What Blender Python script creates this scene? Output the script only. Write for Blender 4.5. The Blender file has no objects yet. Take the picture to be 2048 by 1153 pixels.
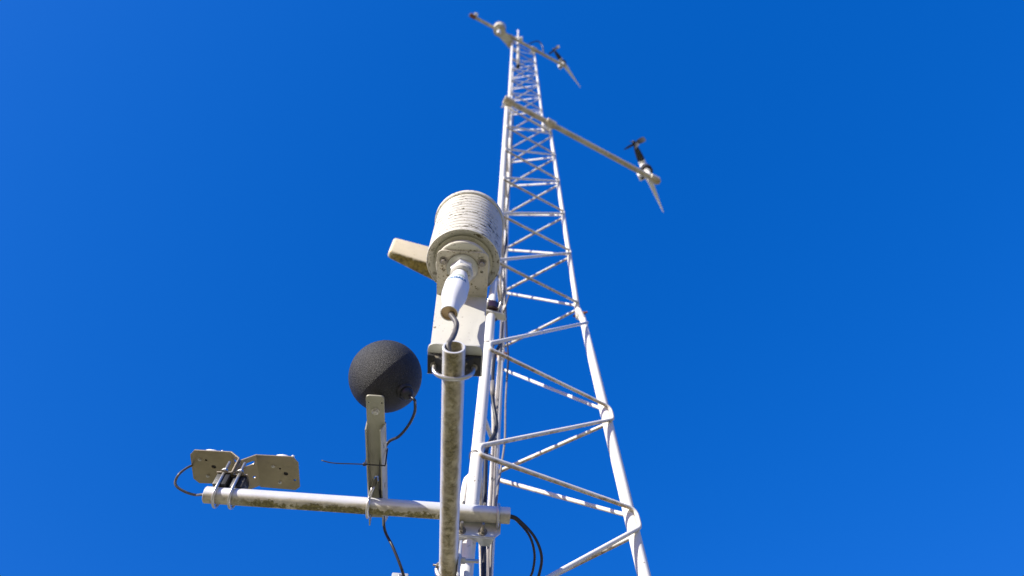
import bpy, bmesh, math, random
from mathutils import Vector, Matrix, Euler
random.seed(7)
PI = math.pi
V = Vector
scene = bpy.context.scene
COL = scene.collection

# ---------------------------------------------------------------- camera, sky, sun, exposure
CAM_H = 1.6
FPX = 1300.0                                   # focal length in pixels of a 2048 px wide picture
_w = V((13.0, 729.0, FPX)).normalized()        # straight up, in (right, up, forward) of the camera
_y = (V((0, 0, 1)) - _w * _w.z).normalized()
_x = V((_w.z * _y.y - _w.y * _y.z, _w.x * _y.z - _w.z * _y.x, _w.y * _y.x - _w.x * _y.y))
if _x.x < 0:
    _x = -_x
RIGHT = V((_x.x, _y.x, _w.x)); UP = V((_x.y, _y.y, _w.y)); FWD = V((_x.z, _y.z, _w.z))
CAM = V((0, 0, CAM_H))
cd = bpy.data.cameras.new('camera'); cam = bpy.data.objects.new('camera', cd); COL.objects.link(cam)
cd.sensor_width = 36.0; cd.lens = FPX * 36.0 / 2048.0
cd.clip_start = 0.02; cd.clip_end = 20000
m = Matrix((RIGHT, UP, -FWD)).transposed().to_4x4(); m.translation = CAM
cam.matrix_world = m
cd.dof.use_dof = True; cd.dof.focus_distance = 1.25; cd.dof.aperture_fstop = 3.6
scene.camera = cam

SUN = V((-0.70, -0.58, 0.42)).normalized()     # towards the sun
world = bpy.data.worlds.new('World'); scene.world = world; world.use_nodes = True
nt = world.node_tree; nt.nodes.clear()
sky = nt.nodes.new('ShaderNodeTexSky'); sky.sky_type = 'NISHITA'; sky.sun_disc = False
sky.sun_elevation = math.asin(SUN.z); sky.sun_rotation = math.atan2(SUN.x, SUN.y) % (2 * PI)
sky.altitude = 300; sky.air_density = 1.0; sky.dust_density = 0.6; sky.ozone_density = 3.0
hs = nt.nodes.new('ShaderNodeHueSaturation'); hs.inputs['Saturation'].default_value = 1.35; hs.inputs['Value'].default_value = 1.0
bg = nt.nodes.new('ShaderNodeBackground'); bg.inputs['Strength'].default_value = 0.15
wo = nt.nodes.new('ShaderNodeOutputWorld')
nt.links.new(sky.outputs[0], hs.inputs['Color']); sep = nt.nodes.new('ShaderNodeSeparateColor'); comb = nt.nodes.new('ShaderNodeCombineColor'); nt.links.new(hs.outputs[0], sep.inputs[0])
for ch, (power, gain) in enumerate(((1.05, .25), (.40, .520), (.36, 1.62))):     # even, deep azure of a very dry clear sky
    p_ = nt.nodes.new('ShaderNodeMath'); p_.operation = 'POWER'; p_.inputs[1].default_value = power
    g_ = nt.nodes.new('ShaderNodeMath'); g_.operation = 'MULTIPLY'; g_.inputs[1].default_value = gain
    nt.links.new(sep.outputs[ch], p_.inputs[0]); nt.links.new(p_.outputs[0], g_.inputs[0]); nt.links.new(g_.outputs[0], comb.inputs[ch])
nt.links.new(comb.outputs[0], bg.inputs['Color']); nt.links.new(bg.outputs[0], wo.inputs['Surface'])
sd = bpy.data.lights.new('sun', 'SUN'); sd.energy = 3.9; sd.angle = math.radians(0.5); sd.color = (1.0, 0.955, 0.86)
so = bpy.data.objects.new('sun', sd); COL.objects.link(so); so.rotation_euler = (-SUN).to_track_quat('-Z', 'Y').to_euler(); so.location = (-6, -5, 9)
scene.view_settings.view_transform = 'Standard'; scene.view_settings.look = 'None'
scene.view_settings.exposure = 0.92; scene.view_settings.gamma = 1.0; scene.view_settings.use_curve_mapping = False

# ---------------------------------------------------------------- measuring: a pixel of the photograph on a known plane
def ray(px, py): return RIGHT * (px - 1024) + UP * (576.5 - py) + FWD * FPX
def PY(px, py, y): d = ray(px, py); return CAM + d * (y / d.y)
def PZ(px, py, z): d = ray(px, py); return CAM + d * (z / d.z)          # z above the camera
def PD(px, py, dist): return CAM + ray(px, py) * (dist / FPX)           # depth along the view axis
def H(v): return V((v[0], v[1], v[2] + CAM_H))

# ---------------------------------------------------------------- materials
def mat(name, base, rough=0.5, metal=0.0, vary=0.06, vscale=6.0, dirt=None, specks=None, bump=0.0, bscale=80.0, bdist=0.002, grain=None, film=None, stretch=1.0, dirt_x=None):
    """dirt = (colour, scale, threshold, softness, underside weight); specks = [(colour, scale, threshold)]"""
    M = bpy.data.materials.new(name); M.use_nodes = True
    t = M.node_tree; N = t.nodes; L = t.links; N.clear()
    out = N.new('ShaderNodeOutputMaterial'); b = N.new('ShaderNodeBsdfPrincipled'); L.new(b.outputs[0], out.inputs[0])
    tc = N.new('ShaderNodeTexCoord')
    def noise(scale, detail=4.0, rough_=0.6, off=0.0, zs=1.0):
        mp = N.new('ShaderNodeMapping'); mp.inputs['Location'].default_value = (off, off * .7, off * 1.3)
        mp.inputs['Scale'].default_value = (1, 1, zs)
        L.new(tc.outputs['Object'], mp.inputs[0])
        n = N.new('ShaderNodeTexNoise'); n.inputs['Scale'].default_value = scale; n.inputs['Detail'].default_value = detail; n.inputs['Roughness'].default_value = rough_
        L.new(mp.outputs[0], n.inputs['Vector']); return n.outputs['Fac']
    def math_(op, a, bb, clamp=False):
        n = N.new('ShaderNodeMath'); n.operation = op; n.use_clamp = clamp
        for i, q in enumerate((a, bb)):
            if isinstance(q, (int, float)): n.inputs[i].default_value = q
            else: L.new(q, n.inputs[i])
        return n.outputs[0]
    def step(v, lo, hi):
        n = N.new('ShaderNodeMapRange'); n.interpolation_type = 'SMOOTHSTEP'; L.new(v, n.inputs[0])
        n.inputs[1].default_value = lo; n.inputs[2].default_value = hi; return n.outputs[0]
    def mix(f, a, c):
        n = N.new('ShaderNodeMix'); n.data_type = 'RGBA'; L.new(f, n.inputs['Factor'])
        for s, q in (('A', a), ('B', c)):
            i = [k for k in n.inputs if k.name == s and k.type == 'RGBA'][0]
            if isinstance(q, tuple): i.default_value = (*q, 1)
            else: L.new(q, i)
        return [k for k in n.outputs if k.type == 'RGBA'][0]
    lo = tuple(c * (1 - vary) for c in base); hi = tuple(min(1, c * (1 + vary)) for c in base)
    c = mix(step(noise(vscale), .3, .7), lo, hi)
    r = math_('ADD', math_('MULTIPLY', math_('SUBTRACT', noise(vscale * 5, off=3), .5), .25), rough)
    if grain:
        c = mix(step(noise(grain[1], 2, .5, 9), grain[2], grain[2] + .08), c, grain[0])
    mask = None
    if film:                                       # thin deposit on the rain-sheltered underside, ragged edge
        col, sc, th, soft = film
        g = N.new('ShaderNodeNewGeometry'); sx = N.new('ShaderNodeSeparateXYZ'); L.new(g.outputs['Normal'], sx.inputs[0])
        v = math_('ADD', math_('MULTIPLY', sx.outputs['Z'], -1.0), math_('MULTIPLY', math_('SUBTRACT', noise(sc, 5, .65, 8.3), .5), .55))
        fm = step(v, th, th + soft); c = mix(fm, c, mix(step(noise(sc * 1.7, 4, .6, 2.2), .35, .65), tuple(k * .8 for k in col), tuple(k * 1.18 for k in col)))
        r = math_('ADD', r, math_('MULTIPLY', fm, .15), True)
    if dirt:
        col, sc, th, soft, uw = dirt
        g = N.new('ShaderNodeNewGeometry'); sx = N.new('ShaderNodeSeparateXYZ'); L.new(g.outputs['Normal'], sx.inputs[0])
        under = math_('MULTIPLY', sx.outputs['Z'], -1.0)
        v = math_('ADD', math_('ADD', math_('MULTIPLY', noise(sc, 6, .7, 1.7), .75), math_('MULTIPLY', noise(sc * .22, 2, .5, 4.1), .4)), math_('MULTIPLY', under, uw))
        mask = step(v, th, th + soft)
        if dirt_x:                                # growth that thins out towards both ends of the pipe
            ox = N.new('ShaderNodeSeparateXYZ'); L.new(tc.outputs['Object'], ox.inputs[0])
            xn = math_('ADD', ox.outputs['X'], math_('MULTIPLY', math_('SUBTRACT', noise(30, 3, .6, 14.), .5), .08))
            mask = math_('MULTIPLY', mask, math_('MULTIPLY', step(xn, dirt_x[0], dirt_x[0] + .04), step(xn, dirt_x[1] + .04, dirt_x[1])))
        c2 = mix(step(noise(sc * 2.3, 4, .7, 6.), .38, .62), tuple(k * .62 for k in col), tuple(min(1, k * 1.45) for k in col))
        c = mix(mask, c, c2)
        r = math_('ADD', r, math_('MULTIPLY', mask, .3), True)
    for k, (scol, ssc, sth) in enumerate(specks or ()):
        f = math_('MULTIPLY', step(noise(ssc, 3, .6, 11. + 3 * k, stretch), sth, sth + .05), step(noise(ssc * .16, 2, .5, 20. + k), .42, .6))
        c = mix(f, c, scol)
    L.new(c, b.inputs['Base Color']); L.new(r, b.inputs['Roughness'])
    if mask is not None and metal > 0:
        L.new(math_('MULTIPLY', math_('SUBTRACT', 1.0, mask), metal), b.inputs['Metallic'])
    else: b.inputs['Metallic'].default_value = metal
    if bump:
        bp = N.new('ShaderNodeBump'); bp.inputs['Strength'].default_value = bump; bp.inputs['Distance'].default_value = bdist
        L.new(noise(bscale, 4, .65, 2.), bp.inputs['Height']); L.new(bp.outputs[0], b.inputs['Normal'])
    return M

ALGAE = (.13, .105, .05)
M = {}
M['tower'] = mat('tower_paint', (.82, .785, .70), .55, 0, .05, 5, dirt=((.36, .29, .19), 26, 1.04, .30, .16), specks=[((.30, .24, .17), 60, .66)], bump=.25, bscale=120, bdist=.0006)
M['brace'] = mat('brace_paint', (.77, .74, .67), .58, 0, .06, 9, dirt=((.40, .31, .195), 40, .72, .36, .44), specks=[((.16, .10, .05), 40, .68)], bump=.3, bscale=150, bdist=.0006)  # brown undersides mix real dirt with warm ground bounce put into the colour
M['arm'] = mat('anodised_pipe', (.74, .735, .72), .42, .25, .04, 8, film=((.47, .41, .28), 30, .50, .30), dirt=((.185, .155, .075), 100, 1.02, .26, .58), bump=.3, bscale=260, bdist=.0005)
M['boom'] = mat('boom_pipe', (.74, .735, .72), .42, .25, .04, 8, film=((.52, .47, .35), 26, .38, .30), dirt_x=(-.25, .17), dirt=((.17, .145, .055), 95, 1.06, .10, .62), bump=.3, bscale=260, bdist=.0005)
M['beige'] = mat('weathered_beige_pipe', (.66, .61, .48), .55, 0, .08, 6, dirt=((.38, .30, .185), 18, .74, .4, .4))
M['alu'] = mat('brushed_aluminium', (.66, .66, .63), .36, .55, .06, 14, dirt=((.2, .17, .11), 60, 1.18, .15, .12), bump=.15, bscale=200, bdist=.0004)
M['channel'] = mat('aluminium_channel', (.38, .365, .285), .42, .3, .07, 18, dirt=((.16, .14, .08), 45, 1.12, .2, .15), bump=.15, bscale=200, bdist=.0004)
M['steel'] = mat('stainless_plate', (.37, .31, .215), .38, .72, .10, 22, dirt=((.10, .08, .05), 30, 1.22, .25, .12), bump=.12, bscale=160, bdist=.0004)
M['bolt'] = mat('stainless_bolt', (.60, .58, .54), .33, .85, .06, 8)
M['dullbolt'] = mat('dull_bolt', (.25, .225, .185), .4, .6, .15, 120)
M['rust'] = mat('rusty_bolt', (.20, .075, .035), .75, .1, .3, 150)
M['black'] = mat('black_rubber', (.022, .022, .024), .5, 0, .2, 30, specks=[((.22, .20, .16), 90, .64)])
M['saddle'] = mat('black_saddle', (.016, .015, .014), .55, 0, .2, 50, specks=[((.30, .26, .18), 160, .62)])
M['cable'] = mat('black_cable', (.024, .024, .027), .4, 0, .2, 30)
M['greycable'] = mat('grey_cable', (.22, .20, .18), .5, 0, .15, 25, specks=[((.05, .05, .05), 35, .6)])
M['probecable'] = mat('probe_cable', (.11, .10, .09), .45, 0, .25, 60)
M['globe'] = mat('black_powder_coat', (.0165, .0165, .0178), .58, 0, .15, 60, grain=((.050, .050, .052), 600, .55), specks=[((.40, .37, .33), 70, .72)], bump=1.0, bscale=600, bdist=.0024)
M['plastic'] = mat('offwhite_plastic', (.66, .625, .52), .5, 0, .035, 10, dirt=((.20, .165, .075), 95, 1.06, .14, .20), specks=[((.10, .085, .03), 80, .57), ((.16, .13, .06), 50, .60), ((.13, .10, .05), 150, .58)], stretch=2.6)
M['plate'] = mat('painted_bracket', (.60, .58, .51), .48, 0, .04, 12, specks=[((.17, .13, .07), 130, .63)], dirt=((.42, .34, .22), 20, 1.02, .4, .02))
M['flange'] = mat('mottled_shaded_bracket', (.56, .51, .41), .5, 0, .05, 30, specks=[((.15, .12, .045), 150, .575), ((.20, .10, .05), 260, .62)], dirt=((.42, .34, .2), 30, 1.1, .3, .08))  # darker tan than the back plate: shade of a downward face put into the colour
M['cavity'] = mat('louvre_cavity', (.54, .50, .39), .6, 0, .1, 20, dirt=((.12, .10, .04), 90, .80, .20, .2))
M['probe'] = mat('white_plastic', (.86, .86, .85), .36, 0, .015, 10, specks=[((.35, .3, .2), 200, .72)])
M['probe_in'] = mat('ground_lit_plastic', (.70, .52, .30), .6, 0, .1, 60, specks=[((.3, .2, .08), 120, .62)])  # bright tan inside the opening: light from the ground put into the colour
M['ink_blue'] = mat('blue_ink', (.0, .17, .42), .5, 0, .02)
M['ink_green'] = mat('green_ink', (.25, .50, .12), .5, 0, .02)
M['cream'] = mat('cream_plastic', (.80, .68, .43), .5, 0, .05, 12, dirt=((.26, .19, .055), 48, .86, .16, .50), specks=[((.2, .15, .05), 120, .66)])
M['gloss'] = mat('glossy_dark_sleeve', (.045, .022, .02), .12, 0, .3, 40)
M['wire'] = mat('tie_wire', (.16, .15, .13), .5, .4, .1)
M['wm_white'] = mat('white_housing', (.84, .82, .76), .45, 0, .05, 12, dirt=((.55, .44, .30), 22, 1.05, .4, .2))
M['box'] = mat('grey_box', (.40, .41, .42), .5, 0, .05, 20)
M['conc'] = mat('concrete', (.38, .36, .33), .85, 0, .12, 5, bump=.4, bscale=40, bdist=.004)
M['ground'] = mat('dry_gravel_ground', (.285, .265, .145), .95, 0, .25, .8, grain=((.19, .18, .09), 9, .56), bump=.6, bscale=18, bdist=.02)

# ---------------------------------------------------------------- mesh helpers
MW = {}
def thing(name, label, cat, loc=(0, 0, 0), rotz=0.0, group=None):
    o = bpy.data.objects.new(name, None); COL.objects.link(o)
    o.location = loc; o.rotation_euler = (0, 0, rotz); o.empty_display_size = .05
    MW[o.name] = Matrix.Translation(V(loc)) @ Matrix.Rotation(rotz, 4, 'Z')
    return tag(o, label, cat, group)
def tag(o, label, cat, group=None):
    o['label'] = label; o['category'] = cat
    if group: o['group'] = group
    return o
def obj(name, bm, material, parent=None, local=False, smooth=True, label=None):
    """one mesh object; bm in world space unless local (= already in the thing's own space)"""
    if smooth:
        for f in bm.faces: f.smooth = True
        for e in bm.edges:
            if len(e.link_faces) == 2 and e.calc_face_angle(0) > math.radians(38): e.smooth = False
    me = bpy.data.meshes.new(name)
    if parent is None:
        xs = [v.co for v in bm.verts]
        c = V((sum(q.x for q in xs) / len(xs), sum(q.y for q in xs) / len(xs), min(q.z for q in xs)))
        bmesh.ops.translate(bm, verts=bm.verts, vec=-c); W = Matrix.Translation(c)
    else:
        if not local: bmesh.ops.transform(bm, matrix=MW[parent.name].inverted(), verts=bm.verts)
        W = MW[parent.name].copy()
    bm.to_mesh(me); bm.free(); me.materials.append(material)
    o = bpy.data.objects.new(name, me); COL.objects.link(o)
    if parent is None: o.location = W.translation
    else: o.parent = parent
    MW[o.name] = W
    if label: o['label'] = label
    return o
def copy_tree(o, parent=None, skip=()):
    c = o.copy(); COL.objects.link(c); c.parent = parent
    for ch in list(o.children):
        if ch.name.split('.')[0] not in skip: copy_tree(ch, c, skip)
    return c
def B(): return bmesh.new()
def frames(pts):
    n = len(pts); T = []
    for i in range(n):
        a = pts[max(0, i - 1)]; b = pts[min(n - 1, i + 1)]; T.append((b - a).normalized())
    u = T[0].orthogonal().normalized(); out = []
    for i in range(n):
        u = (u - T[i] * u.dot(T[i]))
        u = u.normalized() if u.length > 1e-9 else T[i].orthogonal().normalized()
        out.append((T[i], u, T[i].cross(u)))
    return out
def tube(bm, pts, r, seg=14, cap=True, closed=False):
    pts = [V(p) for p in pts]; n = len(pts); rr = r if isinstance(r, (list, tuple)) else [r] * n
    rings = []
    for p, q, (t, u, w) in zip(pts, rr, frames(pts)):
        rings.append([bm.verts.new(p + (u * math.cos(2 * PI * k / seg) + w * math.sin(2 * PI * k / seg)) * q) for k in range(seg)])
    for a, b in zip(rings, rings[1:]):
        for k in range(seg): bm.faces.new((a[k], a[(k + 1) % seg], b[(k + 1) % seg], b[k]))
    if cap:
        bm.faces.new(rings[0][::-1]); bm.faces.new(rings[-1])
    return bm
def ortho(d, up=V((0, 0, 1))):
    d = V(d).normalized(); x = up.cross(d)
    x = x.normalized() if x.length > 1e-4 else d.orthogonal().normalized()
    return x, d.cross(x), d
def fr(o, x, y, z):
    q = Matrix((x, y, z)).transposed().to_4x4(); q.translation = V(o); return q
def axis_frame(o, d): x, y, z = ortho(d); return fr(o, x, y, z)
def lathe(bm, prof, Mx=None, seg=40, closed=False):
    """profile (radius, height) revolved about local Z; r = 0 closes to a point"""
    Mx = Mx or Matrix(); rings = []
    for r, h in prof:
        if r < 1e-7: rings.append([bm.verts.new(Mx @ V((0, 0, h)))])
        else: rings.append([bm.verts.new(Mx @ V((r * math.cos(2 * PI * k / seg), r * math.sin(2 * PI * k / seg), h))) for k in range(seg)])
    prs = list(zip(rings, rings[1:]))
    if closed: prs.append((rings[-1], rings[0]))
    for a, b in prs:
        for k in range(seg):
            k2 = (k + 1) % seg
            if len(a) == 1 and len(b) == 1: continue
            if len(a) == 1: bm.faces.new((a[0], b[k2], b[k]))
            elif len(b) == 1: bm.faces.new((a[k], a[k2], b[0]))
            else: bm.faces.new((a[k], a[k2], b[k2], b[k]))
    bmesh.ops.recalc_face_normals(bm, faces=bm.faces)
    return bm
def pipe(bm, a, b, r, wall=.003, seg=32):
    a = V(a); b = V(b); Lh = (b - a).length; e = .0008
    lathe(bm, [(r - e, 0), (r, e), (r, Lh - e), (r - e, Lh), (r - wall, Lh), (r - wall, 0)], axis_frame(a, b - a), seg, closed=True)
    return bm
def box(bm, Mx, sx, sy, sz, bev=.0015):
    t = B(); bmesh.ops.create_cube(t, size=1.0)
    bmesh.ops.scale(t, vec=(sx, sy, sz), verts=t.verts)
    if bev: bmesh.ops.bevel(t, geom=t.edges[:], offset=bev, segments=2, affect='EDGES', profile=.5)
    bmesh.ops.transform(t, matrix=Mx, verts=t.verts)
    me = bpy.data.meshes.new('tmp'); t.to_mesh(me); t.free(); bm.from_mesh(me); bpy.data.meshes.remove(me)
    return bm
def circ(x, y, r, n=20): return [(x + r * math.cos(2 * PI * k / n), y + r * math.sin(2 * PI * k / n)) for k in range(n)]
def slot(x, y, L, r, ang=0, n=8):
    o = []
    for s in (1, -1):
        for k in range(n + 1):
            a = -PI / 2 + PI * k / n + (0 if s > 0 else PI)
            o.append((s * L / 2 + r * math.cos(a), r * math.sin(a)))
    return [(x + p * math.cos(ang) - q * math.sin(ang), y + p * math.sin(ang) + q * math.cos(ang)) for p, q in o]
def rpoly(pts, r, n=5):
    """polygon with rounded corners; r a number or one per corner"""
    out = []; N = len(pts)
    for i in range(N):
        p = V((*pts[i], 0)); a = V((*pts[i - 1], 0)); b = V((*pts[(i + 1) % N], 0))
        q = r[i] if isinstance(r, (list, tuple)) else r
        if q <= 0: out.append(pts[i]); continue
        da = (a - p).normalized(); db = (b - p).normalized(); ang = da.angle(db)
        d = min(q / math.tan(ang / 2), .49 * (a - p).length, .49 * (b - p).length)
        s = p + da * d; e = p + db * d
        for k in range(n + 1):
            t = k / n; z = s * (1 - t) ** 2 + p * 2 * t * (1 - t) + e * t * t; out.append((z.x, z.y))
    return out
def sheet(bm, Mx, outer, holes=(), th=.003, bev=.0004):
    """flat plate with real holes, extruded about its own plane"""
    cu = bpy.data.curves.new('tmp', 'CURVE'); cu.dimensions = '2D'; cu.fill_mode = 'BOTH'
    for pl in [outer] + list(holes):
        s = cu.splines.new('POLY'); s.points.add(len(pl) - 1); s.use_cyclic_u = True
        for p, q in zip(s.points, pl): p.co = (q[0], q[1], 0, 1)
    cu.extrude = th / 2 - bev; cu.bevel_depth = bev; cu.offset = -bev
    o = bpy.data.objects.new('tmp', cu); COL.objects.link(o)
    dg = bpy.context.evaluated_depsgraph_get()
    me = bpy.data.meshes.new_from_object(o.evaluated_get(dg)); bpy.data.objects.remove(o); bpy.data.curves.remove(cu)
    t = B(); t.from_mesh(me); bpy.data.meshes.remove(me)
    bmesh.ops.remove_doubles(t, verts=t.verts, dist=1e-6)
    bmesh.ops.transform(t, matrix=Mx, verts=t.verts)
    me = bpy.data.meshes.new('tmp'); t.to_mesh(me); t.free(); bm.from_mesh(me); bpy.data.meshes.remove(me)
    return bm
def fillet(pts, rad, n=6):
    pts = [V(p) for p in pts]; out = [pts[0]]
    for a, p, b in zip(pts, pts[1:], pts[2:]):
        da = (a - p).normalized(); db = (b - p).normalized(); ang = da.angle(db)
        d = min(rad / max(math.tan(ang / 2), .05), .45 * (a - p).length, .45 * (b - p).length)
        s = p + da * d; e = p + db * d
        for k in range(n + 1):
            t = k / n; out.append(s * (1 - t) ** 2 + p * 2 * t * (1 - t) + e * t * t)
    out.append(pts[-1]); return out
def smooth(pts, n=8):
    pts = [V(p) for p in pts]; P = [pts[0] * 2 - pts[1]] + pts + [pts[-1] * 2 - pts[-2]]; out = []
    for i in range(1, len(P) - 2):
        a, b, c, d = P[i - 1:i + 3]
        for k in range(n):
            t = k / n; out.append(.5 * ((2 * b) + (c - a) * t + (2 * a - 5 * b + 4 * c - d) * t * t + (3 * b - a - 3 * c + d) * t ** 3))
    out.append(pts[-1]); return out
def hexbolt(bm, p, d, r=.005, head=.006, shaft=.0, washer=True, seg=6):
    """washer + hex head (+ protruding thread) standing at p along d"""
    Mx = axis_frame(p, d); h = 0
    if washer: lathe(bm, [(0, 0), (r * 1.5, 0), (r * 1.5, .0015), (0, .0015)], Mx, 24); h = .0015
    lathe(bm, [(r, h), (r, h + head * .85), (r * .85, h + head), (0, h + head)], Mx, seg)
    if shaft:
        pr = [(r * .55, h + head)]
        k = h + head
        while k < h + head + shaft - .001: pr += [(r * .55, k), (r * .48, k + .0006)]; k += .0012
        lathe(bm, pr + [(r * .5, h + head + shaft), (0, h + head + shaft)], Mx, 14)
    return bm
def ubolt(bm, c, axis, updir, R, r, leg, D=None):
    """U-bolt about a pipe through c: the bow lies opposite to updir, both legs run along updir"""
    a = V(axis).normalized(); u = V(updir); u = (u - a * u.dot(a)).normalized(); s = a.cross(u)
    pts = [c + s * R + u * leg]
    for k in range(17):
        t = -PI * k / 16; pts.append(c + s * R * math.cos(t) + u * (D or R) * math.sin(t))
    pts.append(c - s * R + u * leg)
    return tube(bm, pts, r, 12)

# ---------------------------------------------------------------- ground and foundation
g = B(); bmesh.ops.create_grid(g, x_segments=40, y_segments=40, size=4000)
o = obj('ground', g, M['ground'], smooth=False); o['kind'] = 'structure'

# ---------------------------------------------------------------- lattice tower: three legs, N-bracing of bent rods on three faces
A0 = PY(1008, 306, 1.09); B0 = PY(1019, 306, 1.446); C0 = PY(1107, 306, 1.259)
CEN = (A0 + B0 + C0) / 3
def kz(leg, z):                                   # z above the camera
    if z > 4.62: return .78
    if z > 2.03: return 1.0
    t = (2.03 - z) / 1.13
    return 1.03 + .15 * t if leg != 'C' else 1.07 + .235 * t
def legp(leg, z):
    if z > 4.62: return V((*{'A': (-.0457, 1.175), 'B': (-.0357, 1.446), 'C': (.209, 1.30)}[leg], z + CAM_H))
    p = {'A': A0, 'B': B0, 'C': C0}[leg]; k = kz(leg, z)
    if leg == 'A' and z < 2.03: return V((CEN.x + k * (p.x - CEN.x) - .0018, p.y - .004, z + CAM_H))
    return V((CEN.x + k * (p.x - CEN.x), CEN.y + k * (p.y - CEN.y), z + CAM_H))
Z_LOW, Z_J1, Z_J2, Z_TOP = -1.56, 2.03, 4.62, 7.87
tower = thing('lattice_tower', 'tall white triangular lattice mast of round tubes with zigzag rod bracing', 'lattice tower', (CEN.x, CEN.y, 0))
RAD = {1: {'A': .0150, 'B': .0135, 'C': .0152}, 2: {'A': .0138, 'B': .0108, 'C': .0106}, 3: {'A': .0125, 'B': .0095, 'C': .0095}}
for s, (z0, z1) in enumerate(((Z_LOW, Z_J1), (Z_J1, Z_J2), (Z_J2, Z_TOP)), 1):
    for leg in 'ABC':
        r = RAD[s][leg]; a = legp(leg, z0 + (.0015 if s > 1 else 0)); b = legp(leg, z1 - .0015)
        n = 14; pts = [a.lerp(b, k / n) for k in range(n + 1)]
        rr = [r] * (n + 1)
        if s == 1: rr[-1] = r * .74; rr[-2] = r * .97
        t = tube(B(), pts, rr, 24)
        obj('leg', t, M['tower'], tower)
# sleeves and pins at the two joints
for zj, sb in ((Z_J1, 2), (Z_J2, 3)):
    for leg in 'ABC':
        r = RAD[sb][leg]
        if sb == 3: p0, p1 = legp(leg, zj - .001), legp(leg, zj + .001); q0 = p0 + (p0 - p1) * .0; 
        lo = legp(leg, zj + (-.012 if sb == 2 else .004)); hi = legp(leg, zj + .055)
        obj('joint_sleeve', lathe(B(), [(r * 1.06, 0), (r * 1.3, .004), (r * 1.3, (hi - lo).length - .004), (r * 1.04, (hi - lo).length)], axis_frame(lo, hi - lo), 24), M['tower'], tower)
        c = lo.lerp(hi, .55); d = V((.93, -.36, 0)).normalized()
        if leg != 'A':
            t = tube(B(), [c - d * (r * 1.25 + .013), c + d * (r * 1.25 + .016)], .0034, 10)
            lathe(t, [(.0, r * 1.25), (.0072, r * 1.25), (.0072, r * 1.25 + .007), (0, r * 1.25 + .006)], axis_frame(c, d), 6)
            lathe(t, [(.0, r * 1.25), (.0072, r * 1.25), (.0072, r * 1.25 + .006), (0, r * 1.25 + .005)], axis_frame(c, -d), 6)
            obj('pin_bolt', t, M['rust'], tower)
def face_out(l1, l2, z):
    a = legp(l1, z); b = legp(l2, z); d = (b - a); n = V((d.y, -d.x, 0)).normalized()
    c = V((CEN.x, CEN.y, 0)); mid = (a + b) / 2; mid.z = 0
    return n if n.dot(mid - c) > 0 else -n
def rod(seq, faces, name='zigzag_brace', r=.0053):
    pts = []
    for i, (l, z) in enumerate(seq):
        s = 1 if z < Z_J1 else 2 if z < Z_J2 else 3
        off = face_out(faces[0], faces[1], z) * ((.3 if faces == 'AB' else 1) * RAD[s][l] * (.72 if l != 'C' or s > 1 else 1.0) + r * .8)
        if l == 'C' and 0 < i and faces == 'AC' and s == 1: off = off + (legp('C', z) - legp('A', z)).normalized() * .007
        pts.append(legp(l, z) + off)
    P = fillet(pts, .011 if Z_J1 < seq[0][1] or faces != 'AC' else .024, 8); pl = [p for p in pts[1:-1]]
    rr = []
    for p in P:
        near = min([(p - q).length for i_, q in enumerate(pl) if seq[i_ + 1][0] != 'C'] + [1])
        rr.append(r * (1 + .30 * max(0, 1 - near / .022)))
    obj(name, tube(B(), P, rr, 12), M['brace'], tower)
def run(levels, face, r):
    """one bent rod: level across on the first leg's height, then up and across, as in the photo"""
    l, c = face; seq = []
    if 'B' == l and c == 'C':
        for a, b in zip(levels[::-1], levels[::-1][1:] + [None]):
            seq += [(c, a + .006), (l, a - .010)] if b is None else [(c, a + .006), (l, a + .004)]
        # C(top) - B(top) - C(next) ...
        seq = []
        for a in levels[::-1]: seq += [(c, a), (l, a)]
    else:
        for a in levels: seq += [(c, a), (l, a)]
    gap = []
    for i, (q, z) in enumerate(seq):             # small straight weld seat at each node so the bend reads as a bent rod
        up = .010 if (l == 'B' and c == 'C') == (i % 2 == 0) else -.010
        if 0 < i < len(seq) - 1:
            s = 1 if (seq[i + 1][1] + seq[i][1]) >= (seq[i][1] + seq[i - 1][1]) else -1
            gap += [(q, z - .011 * s), (q, z + .011 * s)]
        else: gap.append((q, z))
    rod(gap, face, r=r)
L2 = [2.12, 2.56, 3.003, 3.465, 3.93, 4.395]
run(L2, 'AC', .0050); run(L2, 'BC', .0050); 
L3 = [4.71, 5.20, 5.69, 6.19, 6.69, 7.20, 7.70]
run(L3, 'AC', .0042); run([z + .0 for z in L3], 'BC', .0042)
L1 = [2.0, 1.555, 1.125, .70, .275, -.15, -.575, -1.0, -1.42]
# lower section: across and down from each right-hand node
seq = []
for a, b in zip(L1, L1[1:]): seq += [('C', a), ('A', a - .42)]
gs = [seq[0]]
seqAC = [('C', 1.97), ('A', 1.565), ('C', 1.480), ('A', 1.136), ('C', 1.095), ('A', .69), ('C', .65), ('A', .25), ('C', .21), ('A', -.19), ('C', -.23), ('A', -.63), ('C', -.67), ('A', -1.07), ('C', -1.11), ('A', -1.5)]
def gapped(sq, g=.014):
    out = [sq[0]]
    for (l, z) in sq[1:-1]:
        q = g * (1.9 if l == 'C' and g > 0 else 1)
        out += [(l, z + q), (l, z - q)]
    return out + [sq[-1]]
rod(gapped(seqAC), 'AC', r=.0053)
seqBC = [('B', 1.985), ('C', 1.50), ('B', 1.455), ('C', 1.10), ('B', 1.01), ('C', .66), ('B', .57), ('C', .22), ('B', .13), ('C', -.22), ('B', -.31), ('C', -.66), ('B', -.75), ('C', -1.1), ('B', -1.19), ('C', -1.5)]
rod(gapped(seqBC), 'BC', r=.0054)
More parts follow.
